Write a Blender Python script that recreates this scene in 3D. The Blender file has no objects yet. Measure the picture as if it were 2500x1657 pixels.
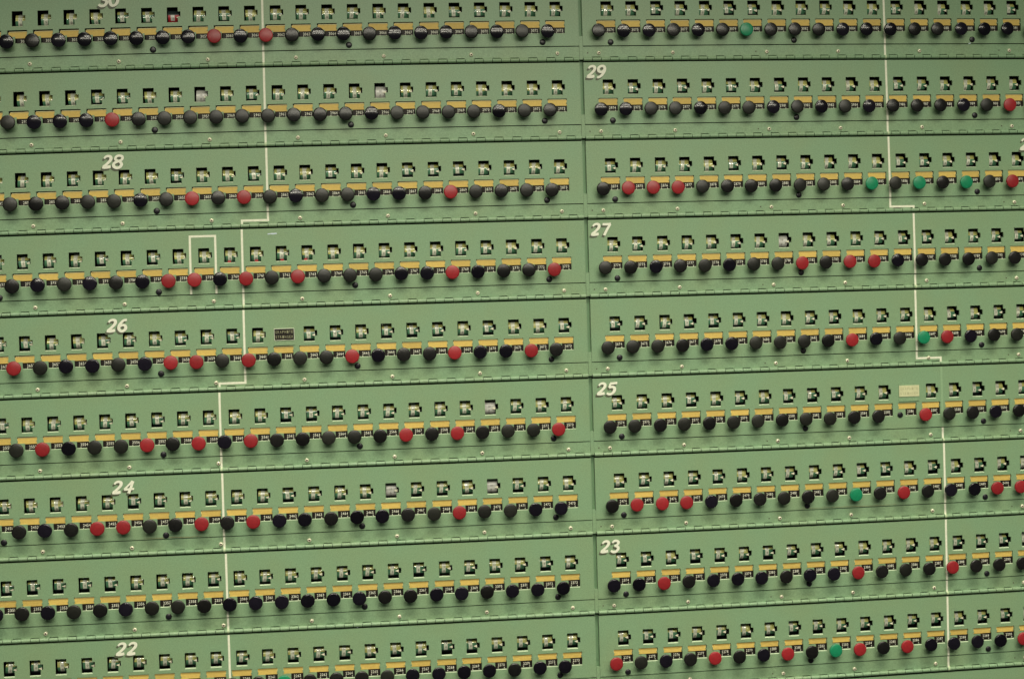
import bpy, math, random
from mathutils import Vector, Matrix
random.seed(7)
PI = math.pi
sc = bpy.context.scene

# ------------------------------------------------------------------ survey of the wall (units: one gauge pitch = 6 cm)
U = 0.06                       # metres per gauge pitch
ZTOP = 2.45                    # height of the first gauge row above the floor
RP, RPIT, GAP = 3.0978685, 0.9921129, 2.0462754
DX = [-0.0044,0.0026,-0.0002,0.0022,0.0024,-0.0006,0.005,0.0025,-0.0013,-0.0041,-0.0036,-0.0059,-0.0055,0.0053,0.0014,0.0019,-0.0031,0.0083,0.0002,-0.0047,0.0006,0.0032,-0.0022,-0.011,-0.0026,0.0094,0.0015,0.0065,0.0092,-0.0023,-0.0021,-0.0022,-0.0071,-0.0044,-0.0025,-0.0003,0.0089,-0.0009,0.0047,0.0008,-0.0054,0.0]
DY = [-0.0256,-0.0192,0.0017,0.0123,0.0382,0.0338,0.0075,0.0066,-0.0543]
WP = [-0.18062,-0.15922,0.44786,-0.0048,0.24336,-0.02644,-0.17661,0.03989,0.39682,0.34172,-0.01817]
def warp(X, Y):                # lens bow built into the wall's shape as a fitted in-plane warp
    x = (X-19.9)/20; y = (Y-12.1)/20; w = WP
    return (X+w[0]*x**3+w[1]*x*y*y+w[2]*x*x+w[3]*y*y+w[4]*x*y,
            Y+w[5]*y**3+w[6]*y*x*x+w[7]*x*x+w[8]*y*y+w[9]*x*y+w[10]*x**3)
def world(X, Y, Z=0.0):        # Z = depth behind the panel faces, negative towards the viewer
    a, b = warp(X, Y)
    return Vector((a*U, Z*U, ZTOP-b*U))
def ang(X, Y):
    p = world(X-.1, Y); q = world(X+.1, Y)
    return math.atan2(p.z-q.z, q.x-p.x)
def colx(c): return (c-52 if c < 74 else 21+GAP+(c-74)*RPIT) + DX[c-51]
def rowy(r): return (30-r)*RP + (DY[30-r] if 22 <= r <= 30 else 0.0)

# ------------------------------------------------------------------ camera
cam_d = bpy.data.cameras.new('camera'); cam = bpy.data.objects.new('camera', cam_d); sc.collection.objects.link(cam)
R = [[0.9886250249961699, 0.028453263360713667, -0.14768538098081507],
     [-0.03311343663849568, 0.999025185872817, -0.029192093206413892],
     [0.14671080486900395, 0.03375040438142177, 0.9886034846887702]]
w3 = lambda v: Vector((v[0], v[2], -v[1]))
rx, dn, fw = w3(R[0]), w3(R[1]), w3(R[2])
m = Matrix((rx, -dn, -fw)).transposed().to_4x4()
m.translation = Vector((10.919645*U, -55.377284*U, ZTOP-11.318473*U))
cam.matrix_world = m
cam_d.sensor_width = 36; cam_d.lens = 36*3500/2500
cam_d.clip_start = .05; cam_d.clip_end = 60
sc.camera = cam
sc.render.resolution_x = 1024; sc.render.resolution_y = 678

# ------------------------------------------------------------------ light: a dim room, rows of ceiling tubes and one added steep lamp
wd = bpy.data.worlds.new('World'); sc.world = wd; wd.use_nodes = True
bg = wd.node_tree.nodes['Background']; bg.inputs[0].default_value = (.62, .80, .66, 1); bg.inputs[1].default_value = 0.055
sc.view_settings.view_transform = 'Standard'; sc.view_settings.look = 'None'
sc.view_settings.exposure = 0; sc.view_settings.gamma = 1
def lamp(X, Y, L, sx, sy, e, down=0.0, spread=180, col=(1, .95, .78)):
    """fluorescent fixture or added lamp hung at height Y, L in front of the wall; facing down, tipped towards the wall by `down` degrees"""
    d = bpy.data.lights.new('ceiling_tube_light', 'AREA'); d.shape = 'RECTANGLE'; d.size = sx*U; d.size_y = sy*U
    d.energy = e; d.color = col; d.spread = math.radians(spread)
    o = bpy.data.objects.new('ceiling_tube_light', d); sc.collection.objects.link(o)
    o.location = (X*U, -L*U, ZTOP-Y*U); o.rotation_euler = (math.radians(down), 0, 0)
lamp(21, -14, 62, 84, 1.0, 140, 12, 150)
lamp(21, -14, 40, 44, 1.2, 38, 8)
lamp(21, -24, 25, 70, 6, 21, 22, 54)  # added steep lamp, cone shaped to brighten upward edges in the lower rows

# ------------------------------------------------------------------ materials
def mat(name, col, rough=.5, metal=0, var=0.0, scale=300, spec=.5, bump=0.0, rnd=0.0, wear=None, coat=0):
    mt = bpy.data.materials.new(name); mt.use_nodes = True; nt = mt.node_tree; b = nt.nodes['Principled BSDF']
    b.inputs['Roughness'].default_value = rough; b.inputs['Metallic'].default_value = metal
    b.inputs['Specular IOR Level'].default_value = spec
    b.inputs['Coat Weight'].default_value = coat
    b.inputs['Base Color'].default_value = (*col, 1)
    out = None
    if var or rnd or wear:
        g = nt.nodes.new('ShaderNodeNewGeometry')
        hs = nt.nodes.new('ShaderNodeHueSaturation'); hs.inputs['Color'].default_value = (*col, 1)
        n = nt.nodes.new('ShaderNodeTexNoise'); n.inputs['Scale'].default_value = scale; n.inputs['Detail'].default_value = 2
        nt.links.new(g.outputs['Position'], n.inputs['Vector'])
        mr = nt.nodes.new('ShaderNodeMapRange'); mr.inputs[1].default_value = .25; mr.inputs[2].default_value = .75
        mr.inputs[3].default_value = 1-var; mr.inputs[4].default_value = 1+var
        nt.links.new(n.outputs[0], mr.inputs[0]); val = mr.outputs[0]
        if rnd:
            oi = nt.nodes.new('ShaderNodeObjectInfo')
            m2 = nt.nodes.new('ShaderNodeMapRange'); m2.inputs[3].default_value = 1-rnd; m2.inputs[4].default_value = 1+rnd
            nt.links.new(oi.outputs['Random'], m2.inputs[0])
            mm = nt.nodes.new('ShaderNodeMath'); mm.operation = 'MULTIPLY'
            nt.links.new(val, mm.inputs[0]); nt.links.new(m2.outputs[0], mm.inputs[1]); val = mm.outputs[0]
        nt.links.new(val, hs.inputs['Value']); out = hs.outputs[0]
        if wear:                       # broad patches of slightly yellowed / faded paint
            n2 = nt.nodes.new('ShaderNodeTexNoise'); n2.inputs['Scale'].default_value = 9; n2.inputs['Detail'].default_value = 5
            nt.links.new(g.outputs['Position'], n2.inputs['Vector'])
            m3 = nt.nodes.new('ShaderNodeMapRange'); m3.inputs[1].default_value = .38; m3.inputs[2].default_value = .66
            nt.links.new(n2.outputs[0], m3.inputs[0])
            mx = nt.nodes.new('ShaderNodeMix'); mx.data_type = 'RGBA'; mx.blend_type = 'MULTIPLY'
            nt.links.new(m3.outputs[0], mx.inputs[0]); nt.links.new(out, mx.inputs[6]); mx.inputs[7].default_value = (*wear, 1)
            out = mx.outputs[2]
        nt.links.new(out, b.inputs['Base Color'])
        if bump:
            bp = nt.nodes.new('ShaderNodeBump'); bp.inputs['Strength'].default_value = bump; bp.inputs['Distance'].default_value = .0006
            nt.links.new(n.outputs[0], bp.inputs['Height']); nt.links.new(bp.outputs[0], b.inputs['Normal'])
    return mt
M = {}
M['green'] = mat('green enamel paint', (.215, .344, .197), .42, var=.15, scale=360, bump=.3, wear=(1.05, .97, .93))
M['lip'] = mat('worn pale paint edge', (.44, .54, .36), .35, var=.08, scale=420)  # paler than the enamel: highlight on the lower bevels painted into the colour
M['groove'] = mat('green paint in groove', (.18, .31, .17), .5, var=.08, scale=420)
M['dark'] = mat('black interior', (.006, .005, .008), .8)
M['yellow'] = mat('yellow paper label', (.63, .445, .11), .6, var=.07, scale=260, rnd=.10)
M['card_edge'] = mat('pale label holder edge', (.76, .66, .32), .45)
M['tape'] = mat('black embossed tape', (.013, .010, .008), .5, var=.2, scale=300, spec=.25)
M['white'] = mat('white lettering', (.74, .75, .62), .5, var=.08, scale=300)
M['cream'] = mat('cream paint', (.82, .83, .68), .5, var=.05, scale=300)
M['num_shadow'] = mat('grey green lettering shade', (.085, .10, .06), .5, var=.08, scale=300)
M['ghost'] = mat('overpainted old line', (.27, .41, .235), .42, var=.12, scale=420)
M['chip'] = mat('pale paper scrap', (.60, .70, .76), .5)
M['line'] = mat('cream line paint', (.80, .81, .64), .5, var=.08, scale=200)
M['barrel_line'] = mat('rubbed cream line paint', (.46, .56, .34), .5, var=.12, scale=200)
M['knob_gloss'] = mat('glossy black bakelite', (.007, .0055, .010), .15, var=.2, scale=150, rnd=.5)
M['knob_satin'] = mat('worn black bakelite', (.009, .0085, .008), .27, var=.3, scale=200, rnd=.4, bump=.3)
M['knob_dusty'] = mat('dusty black bakelite', (.013, .0135, .0105), .36, var=.3, scale=220, rnd=.3, bump=.3)
M['knob_red'] = mat('red bakelite', (.285, .018, .022), .36, var=.12, scale=200, rnd=.12, bump=.2)
M['knob_green'] = mat('green bakelite', (.010, .22, .10), .34, var=.12, scale=200, bump=.2)
M['stem'] = mat('dark knob stem', (.03, .03, .03), .4)
M['screw'] = mat('nickel screw', (.78, .74, .56), .38, .35)
M['slot'] = mat('screw recess', (.05, .025, .015), .6)
M['plug'] = mat('black rubber plug', (.010, .009, .013), .35)
M['d_yellow'] = mat('yellow drum band', (.52, .52, .17), .18, coat=.5)
M['d_green'] = mat('green drum band', (.085, .22, .12), .2, coat=.4)
M['d_white'] = mat('white drum strip', (.70, .72, .58), .16, coat=.6)
M['d_grey'] = mat('grey white drum', (.62, .62, .57), .25, var=.1, scale=300)
M['d_red'] = mat('red drum', (.40, .02, .03), .4)
M['d_mark'] = mat('dark drum marking', (.13, .12, .10), .5)
M['d_rim'] = mat('dark drum rim', (.02, .03, .03), .4)
M['pointer'] = mat('cream pointer', (.80, .76, .58), .4)
M['dim_mark'] = mat('dull engraved lettering', (.24, .24, .14), .5)
M['stain'] = mat('brown stain', (.26, .20, .09), .5, var=.3, scale=120)
M['plate_y'] = mat('pale yellow plate', (.60, .60, .36), .5, var=.08, scale=200)
M['plate_mark'] = mat('faint lettering', (.44, .44, .25), .5)

# ------------------------------------------------------------------ mesh helpers
class MB:
    def __init__(s): s.v = []; s.f = []; s.mi = []; s.mats = []
    def m(s, key):
        if key not in s.mats: s.mats.append(key)
        return s.mats.index(key)
    def face(s, pts, key):
        i = len(s.v); s.v += [tuple(p) for p in pts]; s.f.append(tuple(range(i, i+len(pts)))); s.mi.append(s.m(key))
    def mesh(s, name, smooth=False, fn=None):
        vs = [fn(*p) for p in s.v] if fn else [(p[0]*U, p[2]*U, -p[1]*U) for p in s.v]
        me = bpy.data.meshes.new(name); me.from_pydata([tuple(v) for v in vs], [], s.f)
        for k in s.mats: me.materials.append(M[k])
        me.polygons.foreach_set('material_index', s.mi)
        if smooth: me.polygons.foreach_set('use_smooth', [True]*len(s.f))
        me.update(); return me
    def box(s, x0, y0, z0, x1, y1, z1, key):      # z0 front (smaller), z1 back
        p = [(x, y, z) for z in (z0, z1) for y in (y0, y1) for x in (x0, x1)]
        for q in ((0, 2, 3, 1), (4, 5, 7, 6), (0, 1, 5, 4), (2, 6, 7, 3), (0, 4, 6, 2), (1, 3, 7, 5)):
            s.face([p[i] for i in q], key)
def lathe(prof, n=28, cx=0, cy=0):                # prof: (radius, z, material) rings along Z (towards viewer = negative)
    mb = MB(); i0 = 0
    vs = []; 
    for r, z, k in prof:
        if r < 1e-6: vs.append([(cx, cy, z)])
        else: vs.append([(cx+r*math.cos(2*PI*a/n), cy+r*math.sin(2*PI*a/n), z) for a in range(n)])
    idx = []
    for ring in vs:
        idx.append(list(range(len(mb.v), len(mb.v)+len(ring)))); mb.v += ring
    for j in range(len(prof)-1):
        A, B, k = idx[j], idx[j+1], prof[j+1][2]
        for a in range(n):
            b = (a+1) % n
            if len(A) == 1 and len(B) == 1: continue
            if len(B) == 1: q = (A[a], A[b], B[0])
            elif len(A) == 1: q = (A[0], B[b], B[a])
            else: q = (A[a], A[b], B[b], B[a])
            mb.f.append(q); mb.mi.append(mb.m(k))
    return mb
def link(name, data, parent=None, loc=None, ry=0.0):
    o = bpy.data.objects.new(name, data); sc.collection.objects.link(o)
    if parent is not None: o.parent = parent
    if loc is not None: o.location = loc
    if ry: o.rotation_euler = (0, ry, 0)
    return o
def tag(o, label=None, cat=None, group=None, kind=None):
    if label: o['label'] = label
    if cat: o['category'] = cat
    if group: o['group'] = group
    if kind: o['kind'] = kind
    return o

# digits: built-in font turned into outlines once
GL = {}
def glyph(ch):
    if ch in GL: return GL[ch]
    c = bpy.data.curves.new('t', 'FONT'); c.body = ch; c.size = 1; c.offset = .010; c.resolution_u = 2
    o = bpy.data.objects.new('t', c); sc.collection.objects.link(o)
    bpy.context.view_layer.update()
    me = o.evaluated_get(bpy.context.evaluated_depsgraph_get()).to_mesh()
    v = [tuple(p.co) for p in me.vertices]; f = [tuple(p.vertices) for p in me.polygons]
    if v:
        x0 = min(p[0] for p in v); x1 = max(p[0] for p in v)
    else: x0, x1 = 0, .5
    g = ([(p[0]-x0, p[1]) for p in v], f, x1-x0)
    o.evaluated_get(bpy.context.evaluated_depsgraph_get()).to_mesh_clear()
    bpy.data.objects.remove(o); bpy.data.curves.remove(c)
    GL[ch] = g; return g
def text(mb, s, x, y, h, w, key, z, fn=None, gap=.18):  # top-left x,y ; total width w ; cap height h
    gl = [glyph(c) for c in s]; ws = [(.25 if c == '1' else .5) if c != ' ' else .3 for c in s]
    adv = [a+gap for a in ws]; tot = sum(adv)-gap; k = w/tot; cx = x
    for c, (v, f, gw), a, ad in zip(s, gl, ws, adv):
        if c != ' ':
            i = len(mb.v)
            for px, py in v:
                q = (cx+px*(a/max(gw, .1))*k if c != '1' else cx+px*k, y+h-py*h/.72, z)
                mb.v.append(fn(*q) if fn else q)
            for ff in f: mb.f.append(tuple(i+j for j in ff)); mb.mi.append(mb.m(key))
        cx += ad*k

# ------------------------------------------------------------------ layout constants (pitch units, y down from window top)
TOPY, SEAM0, SEAM1, STRIP1 = -.676, 1.757, 1.790, 2.235
BAR_Y, BAR_R = 2.295, .074
T = .055                                   # sheet thickness of the doors
TBOT = 2.422
LX0, LX1, RX0, RX1 = -6.0, 22.135, 22.285, 46.5

def sheet(mb, xs, ys, hole, z=0.0, t=T, key='green', edge='green'):
    """flat sheet of rectangles at depth z with holes; inner walls t deep"""
    nx, ny = len(xs)-1, len(ys)-1
    S = [[not hole((xs[i]+xs[i+1])/2, (ys[j]+ys[j+1])/2) for j in range(ny)] for i in range(nx)]
    for i in range(nx):
        for j in range(ny):
            x0, x1, y0, y1 = xs[i], xs[i+1], ys[j], ys[j+1]
            if not S[i][j]: continue
            mb.face([(x0, y0, z), (x0, y1, z), (x1, y1, z), (x1, y0, z)], key)
            if i > 0 and not S[i-1][j]: mb.face([(x0, y0, z), (x0, y0, z+t), (x0, y1, z+t), (x0, y1, z)], edge)
            if i < nx-1 and not S[i+1][j]: mb.face([(x1, y0, z), (x1, y1, z), (x1, y1, z+t), (x1, y0, z+t)], edge)
            if j > 0 and not S[i][j-1]: mb.face([(x0, y0, z), (x1, y0, z), (x1, y0, z+t), (x0, y0, z+t)], edge)
            if j < ny-1 and not S[i][j+1]: mb.face([(x0, y1, z), (x0, y1, z+t), (x1, y1, z+t), (x1, y1, z)], edge)
CH = .036
def cell_face(mb, x, y0, xa, xb, top, bottom):
    """one gauge opening and one label opening cut in the door between xa and xb"""
    xs = [xa] + [x+d for d in (-.185, -.160, .0, .115, .425, .525, .560, .585)] + [xb]
    ys = [top] + [y0+d for d in (.0, .165, .375, .573+CH, .735, .885, .925, .988, 1.235+CH*.8)] + [bottom]
    def hole(px, py):
        u, v = px-x, py-y0
        if 0 < u < .425 and 0 < v < .573+CH: return True
        if .425 < u < .525 and .165 < v < .375: return True
        if -.185 < u < .585 and .735 < v < .988:
            return not (.885 < v < .925 and (u < -.160 or u > .560))
        if .115 < u < .585 and .988 < v < 1.235+CH*.8: return True
        return False
    sheet(mb, xs, ys, hole)
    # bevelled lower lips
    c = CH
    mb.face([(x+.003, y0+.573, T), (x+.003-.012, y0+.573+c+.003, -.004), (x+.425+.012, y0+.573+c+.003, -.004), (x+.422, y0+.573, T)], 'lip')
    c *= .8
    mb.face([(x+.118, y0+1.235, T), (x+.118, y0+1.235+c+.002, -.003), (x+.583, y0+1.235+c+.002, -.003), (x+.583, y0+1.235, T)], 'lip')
def disc(mb, x, y, r, z, key, n=14):
    mb.face([(x+r*math.cos(-2*PI*a/n), y+r*math.sin(-2*PI*a/n), z) for a in range(n)], key)

# ------------------------------------------------------------------ shared meshes
def knob_mesh(key):
    pr = [(.085, .03, 'stem'), (.085, -.10, 'stem'), (.10, -.13, 'stem'), (.17, -.165, key), (.235, -.215, key), (.262, -.262, key),
          (.269, -.295, key), (.267, -.315, key), (.261, -.330, key), (.250, -.3405, key)]
    for q in range(1, 9):
        a = math.radians(12*(1-q/8)); pr.append((.250*math.sin(a)/math.sin(math.radians(12)) if q < 8 else 0, -.3405-(.250/math.sin(math.radians(12)))*(math.cos(a)-math.cos(math.radians(12))), key))
    return lathe(pr, 36).mesh('knob', True)
KN = {k: knob_mesh(k) for k in ('knob_gloss', 'knob_satin', 'knob_dusty', 'knob_red', 'knob_green')}
PLUG = lathe([(.118, .02, 'plug'), (.118, -.018, 'plug'), (.105, -.034, 'plug'), (.085, -.044, 'plug'), (.05, -.051, 'plug'), (0, -.054, 'plug')], 24).mesh('plug', True)
def screw_mesh():
    mb = lathe([(.080, .01, 'screw'), (.080, -.010, 'screw'), (.074, -.030, 'screw'), (.058, -.047, 'screw'), (.036, -.056, 'screw'), (.030, -.056, 'screw'), (.027, -.030, 'slot'), (0, -.028, 'slot')], 20)
    return mb.mesh('screw', True)
SCREW = screw_mesh()

def drum_mesh(style, phase, tilt=0.0):
    """dial drum with a horizontal axis: colour bands, white strip and figures wrapped on its face"""
    mb = MB(); Rd = .30; cz = .20+Rd; cy = .315; x0, x1 = .030, .440
    def P(u, a, r=Rd): return (u+tilt*math.sin(a)*Rd, cy-r*math.sin(a), cz-r*math.cos(a))     # a: angle up
    A = [math.radians(-100+10*i) for i in range(21)]
    sx0, sx1 = x0+.095, x0+.240
    bound = math.radians(phase-4)
    for i in range(20):
        a, b = A[i], A[i+1]; mid = (a+b)/2
        if style == 'normal':
            band = 'd_yellow' if bound < mid < bound+1.0 else ('d_green' if mid <= bound else 'd_rim')
            strip = 'd_white' if bound-.80 < mid < bound+1.15 else band
            segs = [(x0, sx0, band), (sx0, sx1, strip), (sx1, x1, band)]
            if mid > bound+.60 and mid < bound+1.0: segs = [(x0, sx0, band), (sx0, sx1+.03, strip), (sx1+.03, x1, band)]
        elif style == 'white':
            segs = [(x0, x1, 'd_grey')]
        else:
            band = 'd_red' if mid < .25 else 'd_rim'
            segs = [(x0, sx0, band), (sx0, sx1, 'd_grey' if -.6 < mid < .1 else band), (sx1, x1, band)]
        if mid < bound-.85 and style != 'red': segs = [(x0, x1, 'd_rim')]
        for u0, u1, k in segs: mb.face([P(u0, a), P(u1, a), P(u1, b), P(u0, b)], k)
    for side in (x0, x1):
        for i in range(20): mb.face([(side, cy, cz), P(side, A[i]), P(side, A[i+1])], 'd_rim')
    # figures 10 and 0 wrapped round the drum
    def wrap(dx):
        def fn(x, y, z): a = -(y)/Rd; q = P(x+dx, a, Rd+.004); return q
        return fn
    key = 'd_mark'
    text(mb, '10', sx0+.045, -bound*Rd-.085, .075, .085, key, 0, wrap(0))
    text(mb, '0', sx0+.055, -bound*Rd+.075, .085, .06, key, 0, wrap(0))
    if style == 'white': text(mb, '20', sx0+.045, -bound*Rd+.19, .07, .085, key, 0, wrap(0))
    text(mb, '5', sx1+.075, -bound*Rd+.06, .05, .04, key if style != 'normal' else 'd_rim', 0, wrap(0))
    me = mb.mesh('dial_drum', True)
    nrm = []
    for p in me.polygons:
        flat = abs(p.normal.x) > .9
        for vi in p.vertices:
            c = me.vertices[vi].co; d = Vector((0, c.y-cz*U, c.z+cy*U))
            nrm.append(tuple(p.normal if flat or d.length < 1e-6 else d.normalized()))
    me.normals_split_custom_set(nrm)
    return me
DRUMS = [drum_mesh('normal', p, t) for p, t in ((6, 0), (14, .05), (-2, -.04), (10, .1), (20, 0), (0, .06), (24, -.05))]
DWHITE = drum_mesh('white', 4, .06); DRED = drum_mesh('red', -20)
def pointer_mesh():
    mb = MB()
    p = [(.315, .345), (.450, .292), (.450, .398)]
    f = [(a, b, .13) for a, b in p]; bk = [(a, b, .145) for a, b in p]
    mb.face([f[0], f[2], f[1]], 'pointer'); mb.face([bk[0], bk[1], bk[2]], 'pointer')
    for i in range(3):
        j = (i+1) % 3; mb.face([f[i], f[j], bk[j], bk[i]], 'pointer')
    mb.box(.450, .33, .132, .50, .36, .145, 'd_rim'); mb.box(.50, .32, .132, .53, .37, .60, 'd_rim')
    return mb.mesh('pointer')
POINTER = pointer_mesh()
def redflag_mesh():
    mb = MB(); mb.box(.15, .50, .10, .27, .62, .12, 'd_red'); return mb.mesh('red_flag')
RFLAG = redflag_mesh()
def card_mesh(s):
    mb = MB(); r = .03; z = T*.75; x0, x1, y0, y1 = -.176, .577, .752, .994
    pts = [(x0+r, y0), (x0, y0+r), (x0, y1), (x1, y1), (x1, y0+r), (x1-r, y0)]
    mb.face([(a, b, z) for a, b in pts], 'yellow')
    e = .016; y2 = .992
    mb.box(x0+r, y0-.004, z-.012, x1-r, y0+e, z-.001, 'card_edge')
    mb.box(x0, y0+r, z-.012, x0+e*.8, .975, z-.001, 'card_edge'); mb.box(x1-e*.8, y0+r, z-.012, x1, .975, z-.001, 'card_edge')
    # small holder lugs at the sides
    for a in (-.183, .558): mb.box(a, .887, -.008, a+.026, .924, z, 'groove')
    return mb.mesh('label_card')
CARDS = [card_mesh(i) for i in range(1)]
def tape_mesh(num):
    mb = MB(); z = T*.7
    mb.box(.105, .998, z, .590, 1.262, z+.02, 'tape')
    j = random.uniform(-.012, .012)
    text(mb, str(num), .232+j, 1.046+j*.5, .108, .268, 'white', z-.004, gap=.17)
    for x in (.236, .478):                                          # light prongs of the tape holder
        mb.face([(x+j, 1.188, z-.006), (x+j, 1.245, z-.006), (x+.020+j, 1.245, z-.006), (x+.020+j, 1.188, z-.006)], 'white')
    return mb.mesh('number_tape')

# ------------------------------------------------------------------ setting: steel frame behind the doors
mb = MB()
n = 24
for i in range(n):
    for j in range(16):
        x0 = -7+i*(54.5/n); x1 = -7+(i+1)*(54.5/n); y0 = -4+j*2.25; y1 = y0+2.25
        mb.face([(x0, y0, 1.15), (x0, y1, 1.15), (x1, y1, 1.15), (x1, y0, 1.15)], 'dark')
for (fx0, fx1, fy0, fy1) in ((-14, 54, -9, -.745), (-14, 54, 30.0, 40), (-14, LX0-.03, -.745, 30.0), (RX1+.03, 54, -.745, 30.0)):
    na, nb = max(1, int((fx1-fx0)/2)), max(1, int((fy1-fy0)/2))
    for i in range(na):
        for j in range(nb):
            x0 = fx0+(fx1-fx0)*i/na; x1 = fx0+(fx1-fx0)*(i+1)/na; y0 = fy0+(fy1-fy0)*j/nb; y1 = fy0+(fy1-fy0)*(j+1)/nb
            mb.face([(x0, y0, .02), (x0, y1, .02), (x1, y1, .02), (x1, y0, .02)], 'green')
tag(link('wall', mb.mesh('wall', fn=world)), kind='structure')

# ------------------------------------------------------------------ hinged gauge doors
RED = {30: (60, 62), 29: (56, 91), 28: (59, 61, 69, 75, 76, 77, 91), 27: (58, 59, 61, 63, 69, 73, 82, 84, 85),
       26: (52, 58, 59, 61, 65, 69, 72, 84, 88), 25: (53, 57, 59, 61, 67, 69, 73, 87),
       24: (55, 56, 59, 61, 69, 75, 76, 77, 86, 90, 91), 23: (76, 84, 88), 22: (74, 78, 81, 84, 86, 91)}
GREEN = {30: (80,), 28: (85, 87, 89), 26: (87,), 24: (84,), 22: (62, 83)}
WHITE = {(29, 59), (29, 66), (27, 81), (25, 70), (24, 70), (24, 66)}
REDBIT = {(27, 60), (27, 61), (27, 62), (27, 63)}
SCR = {'L': (0.67, 4.11, 7.55, 10.975, 14.40, 17.84, 21.26), 'R': (22.915, 25.90, 29.73, 32.69, 36.11, 39.955)}
PLG = {'L': (5.44, 13.05, 20.68), 'R': (23.40, 30.87, 38.365)}
PIN = (22.476, 29.294, 39.517)
# which lettering lies on which door
NUMS = {(30, 'L'): (30, 3.33), (28, 'L'): (28, 3.36), (26, 'L'): (26, 3.37), (24, 'L'): (24, 3.40), (22, 'L'): (22, 3.33),
        (29, 'R'): (29, 22.38), (27, 'R'): (27, 22.37), (25, 'R'): (25, 22.43), (23, 'R'): (23, 22.40)}
EXTRA = {28: (28, 40.24), 26: (26, 40.45)}

STROKE = {   # brush-script figures: closed centre lines (x, y down) in a 1-high box with widths
 '2': [[(.16, .25, .13), (.26, .11, .17), (.46, .06, .18), (.62, .15, .21), (.62, .34, .22), (.48, .54, .20), (.30, .72, .19), (.15, .84, .20)], [(.07, .86, .20), (.25, .89, .22), (.50, .87, .23), (.66, .84, .20)]],
 '3': [[(.16, .22, .13), (.28, .08, .18), (.50, .07, .19), (.63, .19, .21), (.56, .36, .19), (.34, .46, .15)], [(.34, .46, .15), (.58, .52, .19), (.66, .70, .22), (.52, .90, .20), (.28, .93, .19), (.10, .82, .15)]],
 '4': [[(.66, .04, .16), (.44, .30, .14), (.12, .66, .15)], [(.10, .67, .17), (.42, .66, .17), (.82, .64, .16)], [(.70, .06, .19), (.58, .52, .20), (.46, .97, .20)]],
 '5': [[(.24, .10, .19), (.50, .09, .19), (.80, .06, .18)], [(.28, .10, .17), (.20, .42, .17)], [(.20, .44, .15), (.42, .36, .18), (.62, .46, .22), (.62, .70, .23), (.46, .89, .20), (.24, .93, .19), (.06, .84, .15)]],
 '6': [[(.66, .10, .16), (.42, .14, .18), (.20, .40, .21), (.13, .68, .22), (.26, .90, .19), (.46, .91, .20), (.62, .74, .22), (.56, .52, .19), (.36, .48, .16), (.18, .60, .15)]],
 '7': [[(.12, .10, .18), (.45, .10, .18), (.76, .08, .18)], [(.72, .10, .18), (.52, .48, .20), (.32, .97, .21)]],
 '8': [[(.40, .46, .17), (.18, .32, .18), (.24, .11, .18), (.46, .05, .18), (.66, .14, .18), (.64, .34, .18), (.42, .46, .17), (.14, .58, .20), (.08, .80, .21), (.28, .95, .20), (.52, .91, .21), (.64, .72, .21), (.54, .52, .18), (.40, .46, .17)]],
 '9': [[(.60, .34, .16), (.42, .52, .18), (.18, .44, .20), (.16, .20, .21), (.36, .06, .18), (.58, .12, .20), (.64, .36, .22), (.52, .68, .21), (.30, .90, .19), (.10, .94, .15)]],
 '0': [[(.40, .06, .18), (.16, .24, .21), (.10, .58, .22), (.22, .88, .20), (.42, .92, .18), (.62, .72, .22), (.66, .34, .21), (.54, .10, .19), (.40, .06, .18)]],
}
def numeral_mesh(num, hgt=.50):
    mb = MB(); ox = 0.0; zf, zb = -.016, -.009
    for ch in str(num):
        for k, st in enumerate(STROKE[ch]):
            pts = []
            for i in range(len(st)-1):
                p0 = st[max(i-1, 0)]; p1 = st[i]; p2 = st[i+1]; p3 = st[min(i+2, len(st)-1)]
                for q in range(6):
                    t = q/6
                    pts.append(tuple(.5*((2*b)+(-a+c)*t+(2*a-5*b+4*c-d)*t*t+(-a+3*b-3*c+d)*t**3) for a, b, c, d in zip(p0, p1, p2, p3)))
            pts.append(st[-1])
            Lf, Rt = [], []
            for i, (x, y, w) in enumerate(pts):
                a = pts[max(i-1, 0)]; b = pts[min(i+1, len(pts)-1)]
                dx, dy = b[0]-a[0], b[1]-a[1]; l = math.hypot(dx, dy) or 1
                nx, ny = -dy/l*w*.51, dx/l*w*.51
                sh = lambda X, Y: (ox+(X+.12*(1-Y)-.04)*hgt*1.03, (Y-1.0)*hgt)
                Lf.append(sh(x+nx, y+ny)); Rt.append(sh(x-nx, y-ny))
            dz = -.0006*k
            for i in range(len(pts)-1):
                q = [Lf[i], Lf[i+1], Rt[i+1], Rt[i]]
                mb.face([(a, b, zf+dz-.00005*i) for a, b in q], 'cream')
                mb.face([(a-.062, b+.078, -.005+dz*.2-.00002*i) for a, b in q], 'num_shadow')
                mb.face([(a, b, zb) for a, b in reversed(q)], 'cream')
                for A, B in ((Lf[i], Lf[i+1]), (Rt[i+1], Rt[i])):
                    mb.face([(A[0], A[1], zf+dz), (A[0], A[1], zb), (B[0], B[1], zb), (B[0], B[1], zf+dz)], 'cream')
            for A, B in ((Rt[0], Lf[0]), (Lf[-1], Rt[-1])):
                mb.face([(A[0], A[1], zf+dz), (A[0], A[1], zb), (B[0], B[1], zb), (B[0], B[1], zf+dz)], 'cream')
        ox += .40
    return mb.mesh('row_numeral')
NMESH = {}
def pos_names(r, side):
    if (r, side) in NUMS: return f'green gauge door marked {NUMS[(r, side)][0]}, {"left" if side=="L" else "right"} of the upright post'
    if side == 'L': return f'plain green gauge door left of the post, its tapes numbered {r}51 to {r}73'
    if r in EXTRA: return f'green gauge door right of the post with tapes {r}74 to {r}91, figure cut at edge'
    return f'plain green gauge door right of the post, its tapes numbered {r}74 to {r}91'

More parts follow.
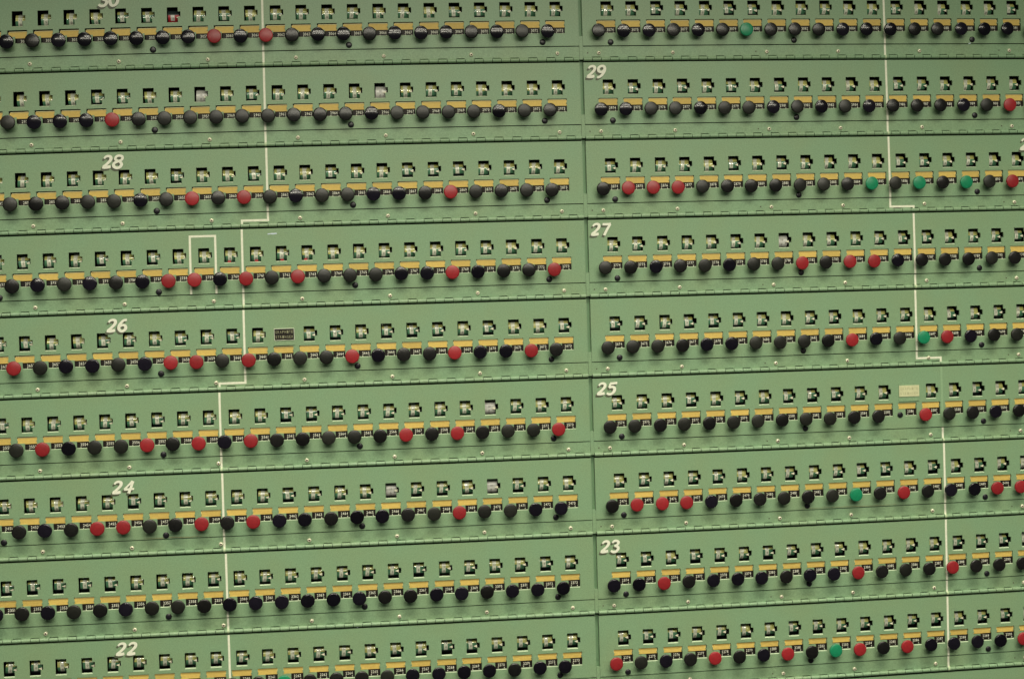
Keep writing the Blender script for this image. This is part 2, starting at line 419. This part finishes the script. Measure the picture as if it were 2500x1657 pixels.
def barrel(mb, xa, xb, y, off, key='green'):
    """piano hinge: knuckles of alternating leaves"""
    k = .3575; i = 0; x = xa
    n = 12
    while x < xb-1e-6:
        x2 = min(x+k, xb); g = .011
        rr = BAR_R if i % 2 else BAR_R*1.04
        ring = [math.radians(-15-150*j/n) for j in range(n+1)]      # front half of the cylinder
        ring = [math.radians(115-230*j/n) for j in range(n+1)]
        P = lambda X, a: (X, y-rr*math.sin(a), .012-rr*math.cos(a))
        for a, b in zip(ring, ring[1:]):
            mb.face([P(x+g, a), P(x+g, b), P(x2-g, b), P(x2-g, a)], key)
        for X in (x+g, x2-g):
            mb.face([P(X, a) for a in ring], key)
        x = x2; i += 1
    ring = [math.radians(100-200*j/8) for j in range(9)]
    P = lambda X, a: (X, y-.05*math.sin(a), .012-.05*math.cos(a))
    N = max(2, int((xb-xa)/2))
    for q in range(N):
        X0 = xa+(xb-xa)*q/N; X1 = xa+(xb-xa)*(q+1)/N
        for a, b in zip(ring, ring[1:]): mb.face([P(X0, a), P(X0, b), P(X1, b), P(X1, a)], 'dark')

kcount = 0
for r in range(31, 20, -1):
    for side in 'LR':
        if r == 31: continue
        y0 = rowy(r)
        X0, X1 = (LX0, LX1) if side == 'L' else (RX0, RX1)
        top = rowy(r+1)+TBOT if r < 30 else y0+TOPY
        base = world((X0+X1)/2, y0+1.7, 0)
        root = link('gauge_panel', None, loc=base)
        root.empty_display_size = .05
        if r == 21:
            tag(root, f'green gauge door at the foot of the picture, {"left" if side=="L" else "right"} of the post, top edge showing', 'panel door', 'hinged gauge doors')
        else: tag(root, pos_names(r, side), 'panel door', 'hinged gauge doors')
        wl = lambda X, Y, Z, b=base: world(X, Y, Z)-b
        cols = list(range(51, 74)) if side == 'L' else list(range(74, 93))
        # --- front sheet
        mb = MB()
        if r == 21:
            for q in range(20):
                xa = X0+(X1-X0)*q/20; xb = X0+(X1-X0)*(q+1)/20
                for yy in range(3): 
                    mb.face([(xa, top+yy*.6, 0), (xa, top+yy*.6+.6, 0), (xb, top+yy*.6+.6, 0), (xb, top+yy*.6, 0)], 'green')
        else:
            edges = [X0] + [(colx(c)+colx(c+1))/2+.2 for c in cols[:-1]]
            first = colx(cols[0])-.3; last = colx(cols[-1])+.7
            N = max(1, int(round((first-X0)/1.0)))
            for q in range(N if first > X0+.05 else 0):
                xa = X0+(first-X0)*q/N; xb = X0+(first-X0)*(q+1)/N
                sheet(mb, [xa, xb], [top, y0+.6, y0+SEAM0], lambda a, b: False)
            if first <= X0+.05: first = X0
            bnd = [first] + [colx(c)+.70 for c in cols[:-1]] + [min(last, X1)]
            for i, c in enumerate(cols): cell_face(mb, colx(c), y0, bnd[i], bnd[i+1], top, y0+SEAM0)
            if last < X1:
                N = max(1, int(round(X1-last)))
                for q in range(N):
                    xa = last+(X1-last)*q/N; xb = last+(X1-last)*(q+1)/N
                    sheet(mb, [xa, xb], [top, y0+.6, y0+SEAM0], lambda a, b: False)
            # outer edges of the door
            N = 24
            for q in range(N):
                xa = X0+(X1-X0)*q/N; xb = X0+(X1-X0)*(q+1)/N
                mb.face([(xa, y0+SEAM0, 0), (xa, y0+SEAM0, T), (xb, y0+SEAM0, T), (xb, y0+SEAM0, 0)], 'green')
                mb.face([(xa, top, T), (xa, top, 0), (xb, top, 0), (xb, top, T)], 'green')
            xe = X1 if side == 'L' else X0
            for ya, yb in ((top, y0+.5), (y0+.5, y0+SEAM0)):
                mb.face([(xe, ya, 0), (xe, yb, 0), (xe, yb, .3), (xe, ya, .3)], 'green')
        link('door_sheet', mb.mesh('door_sheet', fn=wl), root)
        if r == 21: continue
        # --- mounting strip below the door, notched for the hinge knuckles
        mb = MB(); k = .3575; x = X0; i = 0; ys0 = y0+SEAM1
        while x < X1-1e-6:
            x2 = min(x+k, X1)
            if i % 2: sheet(mb, [x, x+.012, x2-.012, x2], [ys0, y0+STRIP1-.042, y0+STRIP1-.012, y0+STRIP1+.04], lambda a, b: y0+STRIP1-.042 < b < y0+STRIP1-.012 and x+.012 < a < x2-.012, z=.022)
            else: sheet(mb, [x, x2], [ys0, y0+STRIP1+.04], lambda a, b: False, z=.022)
            x = x2; i += 1
        N = 20
        for q in range(N):
            xa = X0+(X1-X0)*q/N; xb = X0+(X1-X0)*(q+1)/N
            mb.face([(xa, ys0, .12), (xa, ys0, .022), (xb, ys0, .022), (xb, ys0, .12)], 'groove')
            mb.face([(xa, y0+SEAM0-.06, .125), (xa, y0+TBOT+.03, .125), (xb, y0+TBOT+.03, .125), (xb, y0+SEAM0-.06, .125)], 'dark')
        link('mounting_strip', mb.mesh('mounting_strip', fn=wl), root)
        mb = MB(); barrel(mb, X0, X1, y0+BAR_Y, 0)
        link('piano_hinge', mb.mesh('piano_hinge', True, fn=wl), root)
        def put(name, me, X, Y, z=0.0, dang=0.0):
            o = link(name, me, root, world(X, Y, z)-base, ang(X, Y)+dang); return o
        for X in SCR[side]:
            s = put('screw', SCREW, X, y0+2.056+random.uniform(-.006, .006), .022)
        for X in PLG[side]: put('rubber_plug', PLUG, X, y0+(1.625 if X in (5.44, 23.40) else 1.600))
        if side == 'L' and r in (24, 27): put('rubber_plug', PLUG, -.81 if r == 24 else -.70, y0+1.635)
        if side == 'R':
            for X in PIN:
                mb = MB(); disc(mb, 0, 0, .026, -.001, 'slot', 10)
                put('screw_hole', mb.mesh('screw_hole'), X, y0+2.042, .020)
        # --- numerals
        for key, num, X in ([('m', *NUMS[(r, side)])] if (r, side) in NUMS else []) + ([('e', *EXTRA[r])] if side == 'R' and r in EXTRA else []):
            if num not in NMESH: NMESH[num] = numeral_mesh(num)
            put('row_numeral', NMESH[num], X, y0+(-.055 if num in (28, 29, 30, 27) else -.015) + (-.02 if num == 30 else 0))
        # --- gauges
        for c in cols:
            x = colx(c); num = r*100+c
            placard = (r, c) in ((26, 62), (25, 86))
            if (r, c) in WHITE: me = DWHITE
            elif (r, c) == (30, 58): me = DRED
            else: me = random.choice(DRUMS)
            if True:
                jx, jy = random.uniform(-.02, .02), random.uniform(-.018, .018)
                if r == 30 and (c in (52, 53, 54, 82, 83, 85, 86) ) or (r == 29 and c < 55): jx += .05
                if side == 'R' and random.random() < .12: jx += .05
                if not placard:
                    d = put('dial_drum', me, x+jx, y0+jy)
                    if me is DWHITE: d['label'] = 'plain white dial drum'
                    if me is DRED: d['label'] = 'red dial drum'
                    p = link('pointer', POINTER, d, Vector((random.uniform(-.02, .02)*U - jx*U*.5, 0, random.uniform(-.025, .025)*U)))
                    p.rotation_euler = (0, 0, 0)
                    if (r, c) in REDBIT: link('red_flag', RFLAG, d, Vector((random.uniform(-.06, .02)*U, 0, 0)))
            cd = put('label_card', CARDS[0], x, y0)
            cd.data = CARDS[0]
            tp = link('number_tape', tape_mesh(num), cd)
            if (r, c) == (25, 86):
                put('knob_hole', PLUG_H if 'PLUG_H' in globals() else PLUG, x-.115, y0+1.215); continue
            if c in RED.get(r, ()): key = 'knob_red'
            elif c in GREEN.get(r, ()): key = 'knob_green'
            else: key = random.choices(('knob_gloss', 'knob_satin', 'knob_dusty'), ((5, 4, 1) if r == 30 or r < 24 else (3, 4, 4)))[0]
            kb = put('knob', KN[key], x-.160, y0+1.216)
            kb.rotation_euler.x = math.radians(random.uniform(-2.0, 2.0)); kb.rotation_euler.z = math.radians(random.uniform(-2.0, 2.0))
            if key in ('knob_red', 'knob_green'): kb['label'] = f'{key[5:]} knob beside tape {num}'

# ------------------------------------------------------------------ upright post between the two door columns
pb = world(22.21, 28, 0)
post = link('divider_post', None, loc=pb); tag(post, 'narrow upright green post with slots between the left and right doors', 'post')
wl = lambda X, Y, Z: world(X, Y, Z)-pb
mb = MB(); N = 40
for q in range(N):
    ya = -3+q*34/N; yb = -3+(q+1)*34/N
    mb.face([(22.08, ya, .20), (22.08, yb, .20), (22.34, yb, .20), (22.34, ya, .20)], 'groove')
link('slot_back', mb.mesh('slot_back', fn=wl), post)
for r in range(31, 20, -1):
    y0 = rowy(r) if r != 31 else -RP
    mb = MB(); a, b = y0+1.375, y0+TBOT-.12
    mb.box(22.142, a, .008, 22.278, b, .14, 'green')
    link('filler_strip', mb.mesh('filler_strip', fn=wl), post)

# ------------------------------------------------------------------ painted boundary lines
def painted(name, segs, label):
    """segs: list of ('v', X, Ya, Yb, z) / ('h', Xa, Xb, Y, z) in absolute pitch units; width .085"""
    mb = MB(); h = .042; b0 = segs[0]
    base = world(b0[1], b0[2] if b0[0] == 'v' else b0[3], 0)
    w_ = lambda X, Y, Z: world(X, Y, Z)-base
    for s in segs:
        if s[0] == 'v':
            _, X, ya, yb, z, k = s
            N = max(1, int((yb-ya)/.3))
            for q in range(N):
                a = ya+(yb-ya)*q/N; b = ya+(yb-ya)*(q+1)/N
                mb.face([(X-h, a, z), (X-h, b, z), (X+h, b, z), (X+h, a, z)], k)
        elif s[0] == 'h':
            _, xa, xb, y, z, k = s
            mb.face([(xa, y-h, z), (xa, y+h, z), (xb, y+h, z), (xb, y-h, z)], k)
        else:                                                       # over the hinge barrel
            _, X, y, k = s
            n = 8; rr = BAR_R+.006
            A = [math.radians(100-200*j/n) for j in range(n+1)]
            for a, b in zip(A, A[1:]):
                P = lambda XX, t: (XX, y-rr*math.sin(t), .012-rr*math.cos(t))
                mb.face([P(X-h*.9, a), P(X-h*.9, b), P(X+h*.9, b), P(X+h*.9, a)], k)
    o = link(name, mb.mesh(name, fn=w_)); o.location = base
    tag(o, label, 'painted line', 'cream boundary lines painted across the doors'); return o
ZD, ZS = -.006, .016
def vrow(segs, X, r, part='all'):
    y0 = rowy(r); top = (rowy(r+1)+TBOT if r < 30 else y0+TOPY)
    if part in ('all', 'door'): segs.append(('v', X, top+.005, y0+SEAM0-.003, ZD, 'line'))
    if part == 'all':
        segs.append(('v', X, y0+SEAM1+.002, y0+STRIP1-.005, ZS, 'line')); segs.append(('b', X, y0+BAR_Y, 'barrel_line'))
    if part == 'strip': segs.append(('v', X, y0+SEAM1+.002, y0+STRIP1-.005, ZS, 'line')); segs.append(('b', X, y0+BAR_Y, 'barrel_line'))
def step(segs, Xa, Xb, r, ymid):
    y0 = rowy(r); h = .042; lo, hi = min(Xa, Xb), max(Xa, Xb)
    vrow(segs, Xa, r, 'door')
    segs.append(('v', Xa, y0+SEAM1+.002, y0+ymid-h, ZS, 'line'))
    segs.append(('h', lo-h, hi+h, y0+ymid, ZS, 'line'))
    segs.append(('v', Xb, y0+ymid+h, y0+STRIP1-.005, ZS, 'line'))
S1 = []
vrow(S1, 9.71, 30); vrow(S1, 9.715, 29); step(S1, 9.73, 8.72, 28, 2.095); vrow(S1, 8.70, 27); step(S1, 8.685, 7.68, 26, 2.09)
vrow(S1, 7.665, 25); vrow(S1, 7.68, 24); vrow(S1, 7.725, 23); vrow(S1, 7.73, 22)
painted('painted_line', S1, 'cream painted line stepping down twice to the left, across the left doors')
S2 = []
vrow(S2, 34.66, 30); vrow(S2, 34.665, 29); step(S2, 34.675, 35.655, 28, 2.145); vrow(S2, 35.635, 27); step(S2, 35.61, 36.62, 26, 2.06)
painted('painted_line', S2, 'upper cream painted line stepping down twice to the right, across the right doors'); S2 = []
vrow(S2, 36.63, 25, 'strip'); vrow(S2, 36.655, 24); vrow(S2, 36.66, 23); vrow(S2, 36.66, 22)
painted('painted_line', S2, 'straight cream painted line at lower right, running down from below tape 2588')
y7 = rowy(27); h = .042
S3 = [('v', 6.685, y7-.46+h, y7+SEAM0-.003, ZD, 'line'), ('v', 7.665, y7-.46+h, y7+SEAM0-.003, ZD, 'line'), ('h', 6.685-h, 7.665+h, y7-.46, ZD, 'line')]
painted('painted_line', S3, 'cream painted open-bottomed box round the gauge of tape 2759')

# ------------------------------------------------------------------ placards over two closed gauge windows
def placard(X, Y, keybg, keytx, border, w, label):
    base = world(X, Y, 0); root = link('placard', None, loc=base, ry=ang(X, Y)); tag(root, label, 'placard')
    mb = MB(); mb.box(-.02, -.13, -.012, w+.02, .66, -.002, 'green'); mb.box(0, .60, -.028, w, .648, -.010, 'green')
    link('backing_plate', mb.mesh('backing_plate'), root)
    mb = MB(); mb.box(0, 0, -.034, w, .455, -.013, border)
    if border != keybg: mb.box(.014, .018, -.037, w-.014, .440, -.0335, keybg)
    zt = -.0385 if border != keybg else -.0355
    text(mb, 'GRAPHITE', .045, .080, .108, w-.09, keytx, zt, gap=.2)
    text(mb, 'STRINGER', .045, .268, .108, w-.09, keytx, zt, gap=.2)
    link('name_plate', mb.mesh('name_plate'), root)
placard(9.845, rowy(26)+.055, 'tape', 'dim_mark', 'cream', .76, 'black GRAPHITE STRINGER plate with cream edge above tape 2662')
placard(34.81, rowy(25)+.04, 'plate_y', 'plate_mark', 'plate_y', .86, 'pale yellow GRAPHITE STRINGER plate with faint lettering above tape 2586')

# ------------------------------------------------------------------ stains and pale flecks
def streak(X0, X1, Y, wd_, label):
    mb = MB(); N = 26; rr = random.Random(int(X0*10))
    off = [0]
    for _ in range(N): off.append(off[-1]*.8+rr.uniform(-.012, .012))
    for q in range(N):
        a = X0+(X1-X0)*q/N; b = X0+(X1-X0)*(q+1)/N
        wa = wd_*(.4+.6*math.sin(PI*q/N)); wb = wd_*(.4+.6*math.sin(PI*(q+1)/N))
        mb.face([(a, Y+off[q]-wa, -.0045), (a, Y+off[q]+wa, -.0045), (b, Y+off[q+1]+wb, -.0045), (b, Y+off[q+1]-wb, -.0045)], 'stain')
    base = world(X0, Y, 0)
    o = link('stain', mb.mesh('stain', fn=lambda X, Y, Z: world(X, Y, Z)-base)); o.location = base
    tag(o, label, 'stain')
streak(4.6, 6.85, rowy(24)+1.715, .009, 'thin brown stain along the seam under tapes 2456 to 2458')
streak(30.6, 34.6, rowy(24)+1.715, .006, 'long faint brown stain along the seam under tapes 2482 to 2486')

S4 = [('v', 36.625, rowy(26)+TBOT+.005, rowy(25)+SEAM0-.003, -.003, 'ghost')]
o = painted('painted_line', S4, 'faint overpainted stretch of line between tapes 2587 and 2588'); 
if 'group' in o: del o['group']
def scrap(X, Y, w, hh, label):  # pale flecks added on the doors; the largest stands for a film speck
    mb = MB(); rr = random.Random(int(X*100)); N = 6
    up = [(X+w*i/N, Y-hh*rr.uniform(.2, .6)-.02*i/N) for i in range(N+1)]; lo = [(X+w*i/N, Y+hh*rr.uniform(.1, .6)-.02*i/N) for i in range(N+1)]
    base = world(X, Y, 0)
    for i in range(N):
        mb.face([(*up[i], -.008), (*lo[i], -.008), (*lo[i+1], -.008), (*up[i+1], -.008)], 'chip')
    o = link('paper_scrap', mb.mesh('paper_scrap', fn=lambda a, b, c: world(a, b, c)-base)); o.location = base
    tag(o, label, 'scrap')
scrap(9.70, rowy(27)-.47, .36, .055, 'tiny torn pale scrap above tape 2761, beside the left painted line')
scrap(38.20, rowy(30)+1.77, .10, .06, 'tiny pale speck at the seam under tape 3089, near the top right')
scrap(12.72, rowy(22)-.68, .05, .12, 'tiny pale speck on the bottom left door, just under the hinge')
